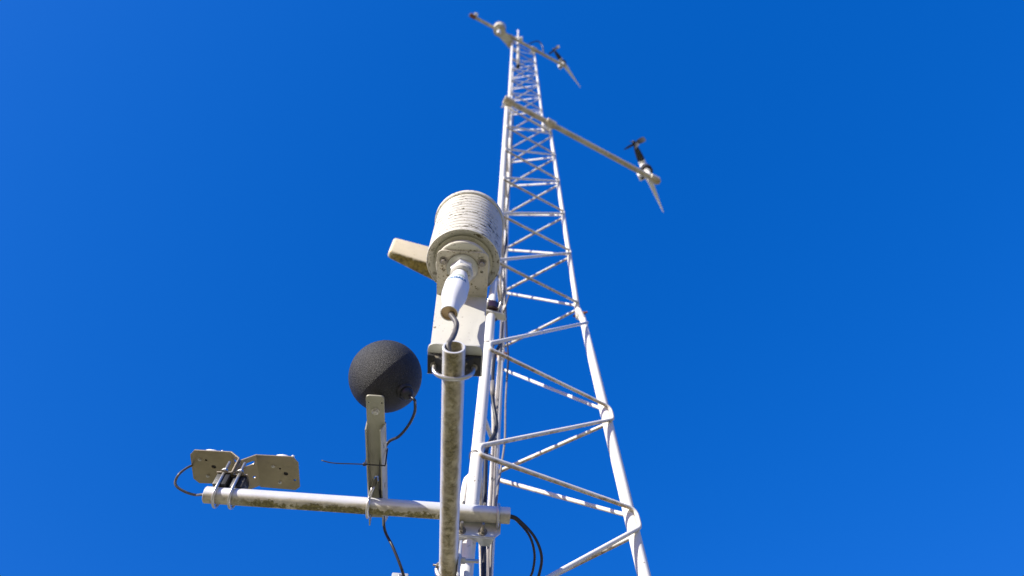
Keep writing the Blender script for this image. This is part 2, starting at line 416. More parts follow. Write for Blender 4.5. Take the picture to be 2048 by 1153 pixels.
rod(gapped([('A', 1.93), ('B', 1.60), ('A', 1.30), ('B', 1.0), ('A', .7), ('B', .4), ('A', .1), ('B', -.2), ('A', -.5), ('B', -.8), ('A', -1.1), ('B', -1.4)]), 'AB', r=.0058)
rod(gapped([('A', 2.12), ('B', 2.34), ('A', 2.56), ('B', 2.78), ('A', 3.0), ('B', 3.23), ('A', 3.46), ('B', 3.7), ('A', 3.93), ('B', 4.16), ('A', 4.395), ('B', 4.55)], -.012), 'AB', r=.0050)
rod(gapped([('A' if k % 2 == 0 else 'B', 4.71 + .249 * k) for k in range(13)], -.01), 'AB', r=.0042)
# tie wires round the near leg
for z in (1.130, 1.585):
    p = legp('A', z); pts = []
    for k in range(21):
        a = 2 * PI * k / 20; pts.append(p + V((math.cos(a) * .0175, math.sin(a) * .0175, .004 * math.sin(a * 2))))
    pts += [p + V((.03, -.006, .002)), p + V((.045, .01, -.004))]
    obj('tie_wire', tube(B(), smooth(pts, 3), .0012, 6), M['wire'], tower)
t = B(); box(t, Matrix.Translation(V((CEN.x, CEN.y, .03))), 1.1, 1.1, .2, .015)
tag(obj('concrete_footing', t, M['conc']), 'square concrete footing under the three legs of the lattice mast', 'footing')

# ---------------------------------------------------------------- sensor arm (pipe that points at the viewer) and lower boom
AZ = .78; ARM_R = .01685
arm0 = PZ(908, 694, AZ); arm1 = PZ(897.7, 1093, AZ)
adir = (arm1 - arm0).normalized(); arm_end = arm0 + adir * .62
tag(obj('sensor_arm', pipe(B(), arm0, arm_end, ARM_R, .0032, 48), M['arm']), 'grey pipe with stained underside pointing towards the viewer, carrying the large louvred shield', 'pipe')
BZ = .930; BR = .0165
bl = PZ(411, 990, BZ); br = PZ(1020, 1032, BZ); bdir = (br - bl).normalized()
tag(obj('cross_boom', pipe(B(), bl, br, BR, .003, 48), M['boom']), 'mossy grey pipe lying crosswise under the black globe and the paired light sensors', 'pipe')
def boom_at(px): # point of the boom axis seen at column px
    lo, hi = -.2, 1.2
    for _ in range(40):
        m_ = (lo + hi) / 2; p = bl.lerp(br, m_) - CAM
        if 1024 + FPX * p.dot(RIGHT) / p.dot(FWD) < px: lo = m_
        else: hi = m_
    return bl.lerp(br, lo)
UPV = V((0, 0, 1)); bn = V((-bdir.y, bdir.x, 0))            # bn: away from the camera
if bn.y < 0: bn = -bn

# clamp between boom and near leg
cl_x0, cl_x1 = boom_at(890), boom_at(1003)
clamp = thing('boom_clamp', 'bent aluminium clamp bracket with bolts holding the cross pipe to the near mast leg', 'clamp', tuple((cl_x0 + cl_x1) / 2 + V((0, 0, -.06))))
cm = (cl_x0 + cl_x1) / 2; wd = (cl_x1 - cl_x0).length
fo = cm + bn * (BR + .0022)
face = fr(fo, bdir, UPV, bdir.cross(UPV))
hB = .026; lowB = -.042
vplate = [(-wd / 2, lowB), (wd / 2 - .012, lowB), (wd / 2, lowB + .012), (wd / 2, hB), (-wd / 2, hB)]
legA = legp('A', BZ - .048); lx = (legA - fo).dot(bdir)
t = sheet(B(), face, rpoly(vplate, .003), (), .004)
dd = .052
hp = fr(fo + UPV * lowB + bn * .0, bdir, bn, UPV)
yl = (legA - fo).dot(bn)
notch = [(-wd / 2, .0), (wd / 2 - .012, .0), (wd / 2 - .020, .024), (lx + .024, .024), (lx + .015, .008), (lx + .006, .0035), (lx - .006, .0035), (lx - .015, .008), (lx - .024, .024), (-wd / 2, .024)]
sheet(t, hp, notch, (), .004)
obj('bracket_plate', t, M['alu'], clamp)
def fpt(px, dz, dn=0):  # on the face plate below/above the boom axis
    return boom_at(px) + bn * (BR + dn) + UPV * dz
for px in (926, 968):
    for dz, sh in ((-.031, .016), (.024, .012)):
        t = hexbolt(B(), fpt(px, dz), -bn, .0062, .007, sh); obj('clamp_bolt', t, M['dullbolt'], clamp)
# U-bolt on the right holding the pipe down on the plate: bow in front of the pipe
c = boom_at(996)
obj('u_bolt', ubolt(B(), c, bdir, bn, BR + .0032, .0031, .03), M['bolt'], clamp)
t = B(); hexbolt(t, fpt(996, -.031, .0), -bn, .005, .004, 0)
# saddle strap behind the leg
lp = legp('A', BZ); obj('leg_strap', ubolt(B(), legp('A', BZ - .028), legp('A', 1.0) - legp('A', .9), -bn, RAD[1]['A'] + .003, .003, .014), M['bolt'], clamp)

# clamp between the arm and the near leg
pa = PZ(896, 1140, AZ); la = legp('A', AZ)
aclamp = thing('arm_clamp', 'U bolt clamp at the lower end of the stained pipe that points towards the viewer', 'clamp', tuple(pa + V((0, 0, -.04))))
side = V((adir.y, -adir.x, 0)).normalized()
if side.x < 0: side = -side
obj('u_bolt', ubolt(B(), pa, adir, side, ARM_R + .004, .0036, .055), M['bolt'], aclamp)
t = sheet(B(), fr(pa + side * (ARM_R + .003), adir, UPV, adir.cross(UPV)), rpoly([(-.035, -.04), (.035, -.04), (.035, .04), (-.035, .04)], .006), (), .004)
obj('clamp_plate', t, M['alu'], aclamp)
t = box(B(), fr(pa + side * (ARM_R + .001), adir, UPV, adir.cross(UPV)), .05, .02, .006, .001); obj('rubber_pad', t, M['black'], aclamp)
obj('leg_u_bolt', ubolt(B(), legp('A', AZ + .0), legp('A', AZ) - legp('A', AZ - .1), -side, RAD[1]['A'] + .006, .0036, .05), M['bolt'], aclamp)
for s in (1, -1):
    t = hexbolt(B(), pa + side * (ARM_R + .005) + UPV * s * (ARM_R + .004), side, .006, .007, .022); obj('clamp_nut', t, M['bolt'], aclamp)
t = hexbolt(B(), pa - side * (ARM_R + .001) + UPV * .004 - adir * .006, -side, .0035, .004, .006, False); obj('clamp_screw', t, M['dullbolt'], aclamp)

# ---------------------------------------------------------------- louvred radiation shield on its bracket (local space: axis at 0,0; mounting flange at z = 0; camera side is -Y)
ax = PZ(925.0, 535, 1.035)
shield = thing('radiation_shield', 'large off-white louvred sensor shield speckled with mould, above the black globe', 'radiation shield', tuple(ax), math.atan2(-adir.x, adir.y))
I4 = Matrix()
ring = [(.0300, .0125), (.0450, .0110), (.0600, .0085), (.0655, .0040), (.0662, .0000), (.0676, .0006), (.0682, .0030), (.0681, .0125), (.0674, .0148), (.0600, .0148), (.0450, .0155), (.0300, .0158)]
for k in range(13):
    z = .017 + k * .0132
    s = .985 + .001 * k
    bmr = lathe(B(), [(r * s, h * .846 + z) for r, h in ring], I4, 72, closed=True)
    obj('louvre', bmr, M['plastic'], shield, True)
z = .017 + 13 * .0132
obj('cap', lathe(B(), [(.058, z + .003), (.0690, z - .0015), (.0712, z + .0005), (.0714, z + .010), (.068, z + .016), (.060, z + .022), (.03, z + .026), (0, z + .027)], I4, 72), M['plastic'], shield, True)
obj('louvre_underside', lathe(B(), [(.040, .0160), (.0530, .0190), (.0530, .0200), (.040, .0172)], I4, 64, closed=True), M['cavity'], shield, True)
obj('louvre_core', lathe(B(), [(.0, .014), (.034, .014), (.036, .018), (.036, z), (.0, z)], I4, 40), M['cavity'], shield, True)
obj('base_disc', lathe(B(), [(0, .0022), (.0470, .0022), (.0485, .0035), (.0485, .0120), (.046, .0145), (0, .0148)], I4, 64), M['plastic'], shield, True)
WB = .0415
# C bracket: upper flange, tall back plate, lower flange
XU, XL = .0005, .0075
WU = .0462
up_poly = rpoly([(XU - WU, .060), (XU - WU, -.0325), (XU + WU, -.0325), (XU + WU, .060)], [0, .013, .013, 0])
t = sheet(B(), I4, up_poly, [circ(XU - .034, .006, .0026), circ(XU + .034, .006, .0026)], .004, .0006)
obj('upper_flange', t, M['flange'], shield, True)
bp = Matrix(((1, 0, 0, 0), (0, 0, 1, .060), (0, 1, 0, 0), (0, 0, 0, 1)))
t = sheet(B(), bp, [(XU - WU, .002), (XL - WB, -.237), (XL + WB, -.237), (XU + WU, .002)], [circ(.014, -.214, .0085)], .004, .0006)
obj('back_plate', t, M['plate'], shield, True)
lw = WB - .0003
t = sheet(B(), Matrix.Translation(V((0, 0, -.2350))), rpoly([(XL - lw, .058), (XL - lw, .006), (XL + lw, .006), (XL + lw, .058)], [.002, .013, .013, .002]), (), .004, .0006)
obj('lower_flange', t, M['plate'], shield, True)
for sx in (-1, 1):
    t = hexbolt(B(), V((XU + sx * .034, -.0125, -.002)), V((0, 0, -1)), .0052, .006); obj('flange_bolt', t, M['dullbolt'], shield, True)
# saddle, two blocks that rise from the pipe to the flange
ly = .039
MWs = MW[shield.name]
pc = MWs.inverted() @ arm0; pc2 = MWs.inverted() @ arm_end
ac = lambda y: pc + (pc2 - pc) * ((y - pc.y) / (pc2.y - pc.y))
for sx in (-1, 1):
    t = B(); x0 = ac(ly).x
    prof = [(x0 + sx * .0130, 0), (x0 + sx * .0400, 0), (x0 + sx * .0400, -.0065), (x0 + sx * .030, -.0075), (x0 + sx * .0178, -.0170), (x0 + sx * .0130, -.0150)]
    if sx < 0: prof = prof[::-1]
    sheet(t, Matrix(((1, 0, 0, 0), (0, 0, -1, ly), (0, 1, 0, -.2373), (0, 0, 0, 1))), rpoly(prof, .0012, 3), (), .034, .0008)
    obj('saddle', t, M['saddle'], shield, True)
t = ubolt(B(), ac(ly), V((0, 1, 0)), V((0, 0, 1)), .0290, .0034, .050, .0212)
for s in (1, -1): hexbolt(t, ac(ly) + V((s * .0290, 0, .0268)), V((0, 0, 1)), .0062, .006)
obj('u_bolt', t, M['bolt'], shield, True)
for s in (1, -1):
    t = hexbolt(B(), V((ac(ly).x + s * .0290, ly, -.2447)), V((0, 0, -1)), .0042, .002); obj('saddle_nut', t, M['dullbolt'], shield, True)
# probe: lock nut, collar, body
tilt = Matrix.Rotation(math.radians(3.3), 4, 'Y')
obj('gland_ring', lathe(B(), [(.0, -.0022), (.0275, -.0022), (.0282, -.0035), (.0282, -.006), (.0255, -.0075), (0, -.0075)], I4, 48), M['bolt'], shield, True)
obj('lock_nut', lathe(B(), [(.0, -.0076), (.0212, -.0076), (.0216, -.009), (.0216, -.0175), (.0195, -.0205), (.0, -.0205)], Matrix.Rotation(.35, 4, 'Z'), 6), M['probe'], shield, True)
obj('collar', lathe(B(), [(.0, -.0205), (.0190, -.0205), (.0196, -.022), (.0196, -.030), (.0170, -.033), (.0, -.033)], I4, 40), M['plate'], shield, True)
body = [(.0125, -.030), (.0138, -.0335), (.0145, -.040), (.0165, -.049), (.0205, -.064), (.0213, -.070), (.0214, -.100), (.0210, -.106), (.0178, -.122), (.0152, -.134), (.0142, -.139), (.0142, -.160), (.0130, -.160), (.0130, -.150), (.010, -.148)]
probe = obj('probe', lathe(B(), body, tilt, 56), M['probe'], shield, True)
obj('probe_socket', lathe(B(), [(.0129, -.1580), (.0128, -.1535), (.0, -.1525)], tilt, 40), M['probe_in'], probe, True)
# lettering wrapped round the probe, reading upright for a viewer below
def wrap_text(txt, size, z, mid_deg, R, material, name):
    cu = bpy.data.curves.new('tmp', 'FONT'); cu.body = txt; cu.size = size; cu.align_x = 'CENTER'; cu.extrude = .0002; cu.offset = size * .022
    cu.space_character = 1.05
    o = bpy.data.objects.new('tmp', cu); COL.objects.link(o); dg = bpy.context.evaluated_depsgraph_get()
    me = bpy.data.meshes.new_from_object(o.evaluated_get(dg)); bpy.data.objects.remove(o); bpy.data.curves.remove(cu)
    t = B(); t.from_mesh(me); bpy.data.meshes.remove(me)
    bmesh.ops.subdivide_edges(t, edges=[e for e in t.edges if e.calc_length() > .0015], cuts=2)
    for v in t.verts:
        x, y, d = v.co; rr = R(z + y) + .0002 + d
        a = -PI / 2 + math.radians(mid_deg) + x / R(z); v.co = tilt @ V((rr * math.cos(a), rr * math.sin(a), z + y))
    obj(name, t, material, probe, True, smooth=False)
def RB(z):
    for (r0, z0), (r1, z1) in zip(body, body[1:11]):
        if z1 <= z <= z0: return r0 + (r1 - r0) * (z0 - z) / (z0 - z1)
    return .0214
wrap_text('VAISALA', .0088, -.0800, 2, RB, M['ink_blue'], 'maker_lettering')
t = B()
for zz, w0, w1, hh in ((-.0690, -.010, .0125, .0005), (-.0660, -.002, .010, .0004)):
    n = 16; rows = []
    for k in range(n + 1):
        xx = w0 + (w1 - w0) * k / n; a = -PI / 2 + math.radians(2) + xx / RB(zz)
        zc = zz + (0 if hh > .00045 else .0022 * math.sin(PI * k / n))
        rows.append([t.verts.new(tilt @ V(((RB(zc + q) + .0003) * math.cos(a), (RB(zc + q) + .0003) * math.sin(a), zc + q))) for q in (-hh, hh)])
    for p, q in zip(rows, rows[1:]): t.faces.new((p[0], q[0], q[1], p[1]))
obj('maker_mark', t, M['ink_green'], probe, True, smooth=False)
# probe cable into the open arm end (world space)
bot = MWs @ (tilt @ V((.004, .004, -.152)))
pts = [bot, MWs @ (tilt @ V((.004, -.001, -.165))), PD(912.5, 646, 1.0), PD(911, 662, .985), PD(904, 678, .965), PD(896.5, 692, .950), arm0 + adir * .018 + V((-.004, 0, -.006)), arm0 + adir * .075 + V((-.002, 0, -.010))]
obj('probe_cable', tube(B(), smooth(pts, 8), .0042, 12), M['probecable'], shield)

# ---------------------------------------------------------------- black globe on a channel that lies across the boom
gc = PD(771, 753, 1.300)
bc = boom_at(752)
cd0 = PZ(751, 823, .977); cd1 = PZ(753, 1047, .951)
gy = V(((cd1 - cd0).x, (cd1 - cd0).y, 0)).normalized(); gx = V((gy.y, -gy.x, 0))
globe = thing('globe_sensor', 'matt black grainy globe on a metal strap and channel above the mossy pipe', 'globe sensor', tuple(bc))
zc = bc.z + BR + .001                              # underside of channel lips rest on the pipe
CH = .024; CW = .0375
zt = zc + CH
strap_front = PZ(751, 786, zt + .004 - CAM_H); chan_front = PZ(752, 853, zc - CAM_H); chan_back = bc + gy * .075
def along(p, q): return (p - q).dot(gy)
f_s = along(strap_front, bc); f_c = along(chan_front, bc) + .010; f_b = .078
def cx(y): return bc + gy * y + UPV * 0
xo = (strap_front - bc).dot(gx); xo2 = (PZ(753, 990, zc - CAM_H) - bc).dot(gx)
base = bc + gx * ((xo + xo2) / 2)
cf = fr(V((base.x, base.y, zt)), gx, gy, UPV)
t = B()
# web, then lips
sheet(t, cf, rpoly([(-CW / 2, f_c), (CW / 2, f_c), (CW / 2, f_b), (-CW / 2, f_b)], .001), [circ(0, -.036, .008)], .0028, .0004)
for s in (-1, 1):
    lipf = fr(V((base.x, base.y, zt)) + gx * s * (CW / 2 - .0014), gy, (UPV + gx * (.24 if s > 0 else -.06)).normalized(), gy.cross((UPV + gx * (.24 if s > 0 else -.06)).normalized()))
    sheet(t, lipf, [(f_c + .0, -CH), (f_b, -CH), (f_b, -.0016), (f_c, -.0016)], [slot(-.03, -.012, .012, .0014), slot(-.14, -.012, .012, .0014)] if s > 0 else (), .0028, .0004)
obj('channel', t, M['channel'], globe)
SW = .0345
t = sheet(B(), fr(V((base.x, base.y, zt - .0038)), gx, gy, UPV), rpoly([(-SW / 2, f_s), (SW / 2, f_s), (SW / 2, -.11), (-SW / 2, -.11)], [.007, .007, .001, .001]), [circ(-.0125, f_s + .016, .0016), circ(.0125, f_s + .016, .0016)], .004, .0005)
obj('strap', t, M['channel'], globe)
bpnt = PZ(751, 823, zt - .006 - CAM_H); bpnt.z = zt - .0058
obj('strap_bolt', hexbolt(B(), bpnt, -UPV, .0054, .005), M['bolt'], globe)
sph = lathe(B(), [(.0722 * math.sin(PI * k / 48), -.0722 * math.cos(PI * k / 48)) for k in range(49)], Matrix.Translation(gc), 80)
ball = obj('globe', sph, M['globe'], globe)
obj('mount_boss', lathe(B(), [(0, 0), (.012, 0), (.012, gc.z - .0715 - zt + .003), (0, gc.z - .0715 - zt + .003)], Matrix.Translation(V((bpnt.x, bpnt.y, zt - .0017))), 24), M['bolt'], globe)
gd = (PD(815, 789, 1.241) - gc).normalized(); gl = gc + gd * .0697
gm = axis_frame(gl, gd)
obj('cable_gland', lathe(B(), [(0, -.003), (.0165, -.003), (.0165, .006), (.0150, .008), (.0120, .008), (.0120, .017), (.0095, .021), (.0060, .023), (0, .023)], gm, 28), M['black'], ball)
e = gl + gd * .020
pts = [e, e + gd * .018, PD(830, 806, 1.234), PD(829, 826, 1.254), PD(817, 851, 1.283), PD(798, 873, 1.305), PD(776, 886, 1.322), V((base.x, base.y, zt - .012)) + gy * -.10 + gx * .010, V((base.x, base.y, zt - .014)) + gy * -.02 + gx * .006, V((base.x, base.y, zc + .006)) + gy * .045 + gx * .012, PD(770, 1062, 1.375), PD(786, 1095, 1.345), PD(802, 1135, 1.32), PD(811, 1165, 1.31)]
obj('globe_cable', tube(B(), smooth(pts, 8), .0030, 10), M['cable'], globe)
# long U-bolt, one leg through the channel web
uc = base + gx * -.003; uc = V((uc.x, uc.y, bc.z))
s_ = V((0, 0, 1)); pts = [uc + gy * -.038 + UPV * (BR + CH + .012), uc + gy * -.037 + UPV * (BR + .012), uc + gy * -.034 + UPV * .010 - gx * .004]
for k in range(9):
    a = math.radians(168 + 200 * k / 8); pts.append(uc + gy * math.cos(a) * (BR + .005) + UPV * math.sin(a) * (BR + .005) - gx * .008)
obj('u_bolt', tube(B(), smooth(pts, 5), .0036, 12), M['bolt'], globe)
# cable tie round the channel with a long free tail
yt = -.098
k0 = V((base.x, base.y, zt)) + gy * yt
q = .0015
pts = [k0 + gx * (CW / 2 + q) + UPV * .003, k0 + gx * (CW / 2 + q) - UPV * (CH + q), k0 - gx * (CW / 2 + q) - UPV * (CH + q), k0 - gx * (CW / 2 + q) + UPV * .003]
pts[0] += gy * -.02; 
tail = [k0 - gx * (CW / 2 + .002) - UPV * (CH + .001), k0 - gx * .045 - UPV * (CH + .002), k0 - gx * .082 - UPV * (CH + .003), k0 - gx * .106 - UPV * (CH - .002)]
t = tube(B(), fillet(pts, .002, 3), .0013, 8); tube(t, smooth(tail, 5), .0011, 8)
box(t, fr(tail[0], gx, gy, UPV), .006, .006, .005, .0008)
obj('cable_tie', t, M['cable'], globe)

# ---------------------------------------------------------------- paired light sensors on bent steel plates
PZ1 = 1.030
def lsens(label, plate_px, mx, foot_px, u_px, slots, cable=False):
    """mx = +1: plate lies right of its foot"""
    c0 = boom_at(u_px)
    root = thing('light_sensor', label, 'light sensor', tuple(c0 + UPV * BR), 0, 'light sensors back to back on the left end of the cross pipe')
    P = [PZ(x, y, PZ1) for x, y in plate_px]
    o = sum(P, V()) / len(P)
    poly = [((p - o).x, (p - o).y) for p in P]
    near = min(q[1] for q in poly); far = max(q[1] for q in poly)
    holes = [circ(x * .042, y * .042 + (near + far) / 2, r, 14) for x, y, r in slots]
    t = sheet(B(), Matrix.Translation(o), poly, holes, .0026, .0003)
    obj('mounting_plate', t, M['steel'], root)
    # web: slopes from the inner edge down to the middle, then drops to the foot
    i0, i1 = (P[0], P[5]) if mx > 0 else (P[2], P[4])
    jn = PZ(478.5 - mx * .8, 922, PZ1 - .020); xj = jn.x + mx * .0016
    yn = i0.y; fz = c0.z + BR + .026; jz = o.z - .017; yf2 = c0.y + .012
    b0 = V((xj, yn + .0005, jz)); b1 = V((xj + (i1.x - i0.x), i1.y - .004, jz)); a0 = i0.copy(); a1 = i1 + (i0 - i1).normalized() * .004
    ex = (b0 - a0).normalized(); ez = ex.cross(a1 - a0).normalized(); ey = ez.cross(ex)
    q2 = lambda p: ((p - a0).dot(ex), (p - a0).dot(ey))
    L_ = (b0 - a0).length; W_ = (a1 - a0).length
    t = sheet(B(), fr(a0, ex, ey, ez), [q2(a0), q2(b0), q2(b1), q2(a1)], [slot(L_ * .52, .018, .012, .0045, 0), circ(L_ * .45, W_ * .66, .003)], .0026, .0003)
    hV = jz - fz
    sheet(t, fr(V((xj, yn + .0005, jz)), V((0, 0, -1)), V((0, 1, 0)), V((-1, 0, 0)) if mx > 0 else V((1, 0, 0))), [(0, 0), (hV, 0), (hV, yf2 - yn), (0, yf2 - yn)], (), .0026, .0003)
    obj('web', t, M['steel'], root)
    fw_ = .030
    fx0, fx1 = (xj, xj + fw_) if mx > 0 else (xj - fw_, xj)
    t = sheet(B(), Matrix.Translation(V((0, 0, fz))), [(fx0, yn), (fx1, yn), (fx1, yf2), (fx0, yf2)], (), .0026, .0003)
    obj('foot', t, M['steel'], root)
    # black saddle block between the foot and the pipe
    t = B(); hb = fz - .0014 - (c0.z + BR * .72)
    y0_ = yn + .003; box(t, Matrix.Translation(V(((fx0 + fx1) / 2, (y0_ + yf2) / 2, fz - .0014 - hb / 2))), fw_ - .003, yf2 - y0_, hb, .0015)
    obj('saddle', t, M['saddle'], root)
    uc = V(((fx0 + fx1) / 2 - .002, c0.y + (c0 - c0).y, c0.z))
    t = ubolt(B(), uc, bdir, UPV, BR + .0048, .0032, fz - c0.z + .030)
    obj('u_bolt', t, M['bolt'], root)
    for s in (1, -1):
        t = hexbolt(B(), V((uc.x, uc.y, fz + .0013)) + bn * s * (BR + .0048), UPV, .0055, .006); obj('u_bolt_nut', t, M['bolt'], root)
    # the sensor itself: white disc with a dome, on three levelling screws
    sc = V((o.x + mx * -.002, near + o.y + .0345, o.z + .0013))
    obj('sensor_base', lathe(B(), [(0, .0001), (.030, .0001), (.030, .0030), (0, .0030)], Matrix.Translation(V((o.x, o.y + (near + far) / 2, o.z + .0013))), 40), M['black'], root)
    s1 = obj('sensor_disc', lathe(B(), [(0, .004), (.024, .004), (.026, .006), (.026, .010), (.024, .012), (.014, .0135), (.013, .016), (.010, .018), (0, .019)], Matrix.Translation(sc), 40), M['probe'], root)
    for k in range(3):
        a = -PI * .5 + .95 + 2 * PI * k / 3; q = sc + V((math.cos(a) * .027, math.sin(a) * .027 + .0, 0))
        obj('levelling_screw', lathe(B(), [(0, .0042), (.0022, .0042), (.0022, .010), (.0036, .010), (.0036, .015), (0, .0155)], Matrix.Translation(q), 14), M['probe'], root)
    for x, y in ((-.24, -.28), (-.15, .36)):
        q = o + V((x * .08, y * .075, -.0013)); obj('plate_screw', hexbolt(B(), q, -UPV, .0026, .002), M['bolt'], root)
    if cable:
        e = bl; st = PZ(386, 931, PZ1 + .004)
        pts = [sc + V((-.01, .02, .008)), st + V((.03, .004, .004)), st, PD(362, 945, 1.337), PD(351, 962, 1.327), PD(354, 974, 1.322), PD(372, 985, 1.322), PD(392, 990.5, 1.327), bl - bdir * .003, bl + bdir * .05]
        obj('sensor_cable', tube(B(), smooth(pts, 8), .0026, 10), M['probecable'], root)
    return root
lsens('light sensor on a brown reflecting plate whose grey cable loops into the pipe end',
      [(380.8, 908.9), (389, 900), (463, 904), (466, 925), (470, 968.5), (399, 966), (387, 956.6)], -1, None, 452,
      [(-.15, -.5, .0028), (.15, -.05, .0052)], True)
lsens('light sensor on a brown reflecting plate without visible cable, nearer the black globe',
      [(512, 909.7), (585.5, 913.6), (597, 926), (600, 973.8), (591.7, 980), (520.6, 973.8)], 1, None, 484,
      [(-.15, -.30, .0026), (.1, .05, .0052), (.5, .5, .0030)])

# ---------------------------------------------------------------- cream wedge antenna clamped to the near leg
az_ = 1.97
lz = legp('A', az_); boomdir = V((1.0, .53, 0)).normalized()
ant = thing('wedge_antenna', 'cream wedge-shaped antenna housing with brown mouldy underside, behind the large louvred shield', 'antenna', tuple(lz))
tip_p = PZ(783, 487, 1.97); root_p = PZ(980, 545, 1.97)
d = (root_p - tip_p).normalized(); Ln = (root_p - tip_p).length; nrm = V((-d.y, d.x, 0))
if nrm.y < 0: nrm = -nrm
t = B(); bmesh.ops.create_cube(t, size=1.0)
for v in t.verts:
    u = v.co.x + .5; hh = .108 + .05 * u; th = .030 + .062 * u
    v.co = tip_p + d * (u * Ln) + UPV * (v.co.z * hh) + nrm * ((v.co.y + .5) * th)
bmesh.ops.bevel(t, geom=t.edges[:], offset=.011, segments=4, affect='EDGES', profile=.5)
obj('housing', t, M['cream'], ant)
t = B(); pcl = legp('A', 1.755)
sheet(t, Matrix.Translation(pcl), rpoly([(-.052, -.030), (.046, -.008), (.050, .016), (.02, .014), (.017, .0), (-.017, .0), (-.02, .014), (-.05, .014)], .003), (), .009, .002)
obj('clamp_plate', t, M['plate'], ant)
t = ubolt(B(), pcl + UPV * .012, UPV, V((.25, -.97, .0)), RAD[2]['A'] + .006, .003, .05)
obj('u_bolt', t, M['bolt'], ant)
for s in (-1, 1):
    q = pcl + V((s * .040, -.012, .0)); t = tube(B(), [q, q + V((.016, -.015, .085))], .0028, 10); obj('clamp_stud', t, M['dullbolt'], ant)
t = lathe(B(), [(RAD[2]['A'] + .001, 0), (.031, 0), (.031, .036), (RAD[2]['A'] + .001, .044)], Matrix.Translation(pcl + UPV * .010), 30, closed=True)
obj('clamp_sleeve', t, M['gloss'], ant)

# ---------------------------------------------------------------- upper booms and what they carry
def hboom(label, p0, p1, r, clamps):
    root = thing('instrument_boom', label, 'boom', tuple(p0), 0, 'beige booms high on the mast')
    dr = (p1 - p0).normalized(); n2 = V((-dr.y, dr.x, 0))
    if n2.y < 0: n2 = -n2
    obj('pipe', pipe(B(), p0, p1, r, .004, 24), M['beige'], root)
    for c, lg in clamps:
        t = lathe(B(), [(r + .001, -.035), (r * 1.55, -.033), (r * 1.55, .033), (r + .001, .035)], axis_frame(c, dr), 24); 
        cl_ = obj('clamp', t, M['beige'], root)
        if lg is not None:
            t = B(); tube(t, [c + UPV * 0, c + n2 * (r + .03)], r * .85, 18); 
            for s in (-1, 1): tube(t, [c + dr * s * .022 - n2 * r * 1.1, c + dr * s * .022 + n2 * .06], .004, 8)
            obj('clamp_bolt', t, M['tower'], cl_)
    return root, dr
ZM = 4.46
m0 = PZ(1010, 199.5, ZM); m1 = PZ(1319, 365, ZM)
mA = PZ(1017, 203.5, ZM); mC = PZ(1101, 248, ZM); mE = PZ(1308, 359, ZM)
mid, mdir = hboom('long beige weathered boom halfway up the mast, reaching right to the larger wind vane', m0, m1, .0185, [(mA, 'A'), (mC, 'C'), (mE, None)])
ZT = 7.80
t0 = PZ(939, 29.5, ZT); t1 = PZ(1131, 133.5, ZT)
tA = PZ(1024, 76, ZT); tC = PZ(1068, 99.5, ZT)
top, tdir = hboom('short beige boom across the mast head carrying the small shield', t0, t1, .017, [(tA, 'A'), (tC, 'C')])
# rusty clamp and white stub at the far left end of the top boom
stub = thing('end_fitting', 'small rusty fitting with white stub at the left tip of the topmost boom', 'fitting', tuple(t0 + tdir * .05))
obj('rusty_clamp', box(B(), fr(t0 + tdir * .04, tdir, V((-tdir.y, tdir.x, 0)), UPV), .07, .044, .042, .006), M['rust'], stub)
q = t0 + tdir * .035
obj('stub', tube(B(), [q + UPV * .01, q + V((.03, .0, .11))], .014, 14), M['wm_white'], stub)
obj('stub_cap', lathe(B(), [(0, 0), (.024, 0), (.024, .02), (.015, .028), (0, .028)], axis_frame(q + V((.03, .0, .105)), V((.25, 0, 1))), 20), M['wm_white'], stub)

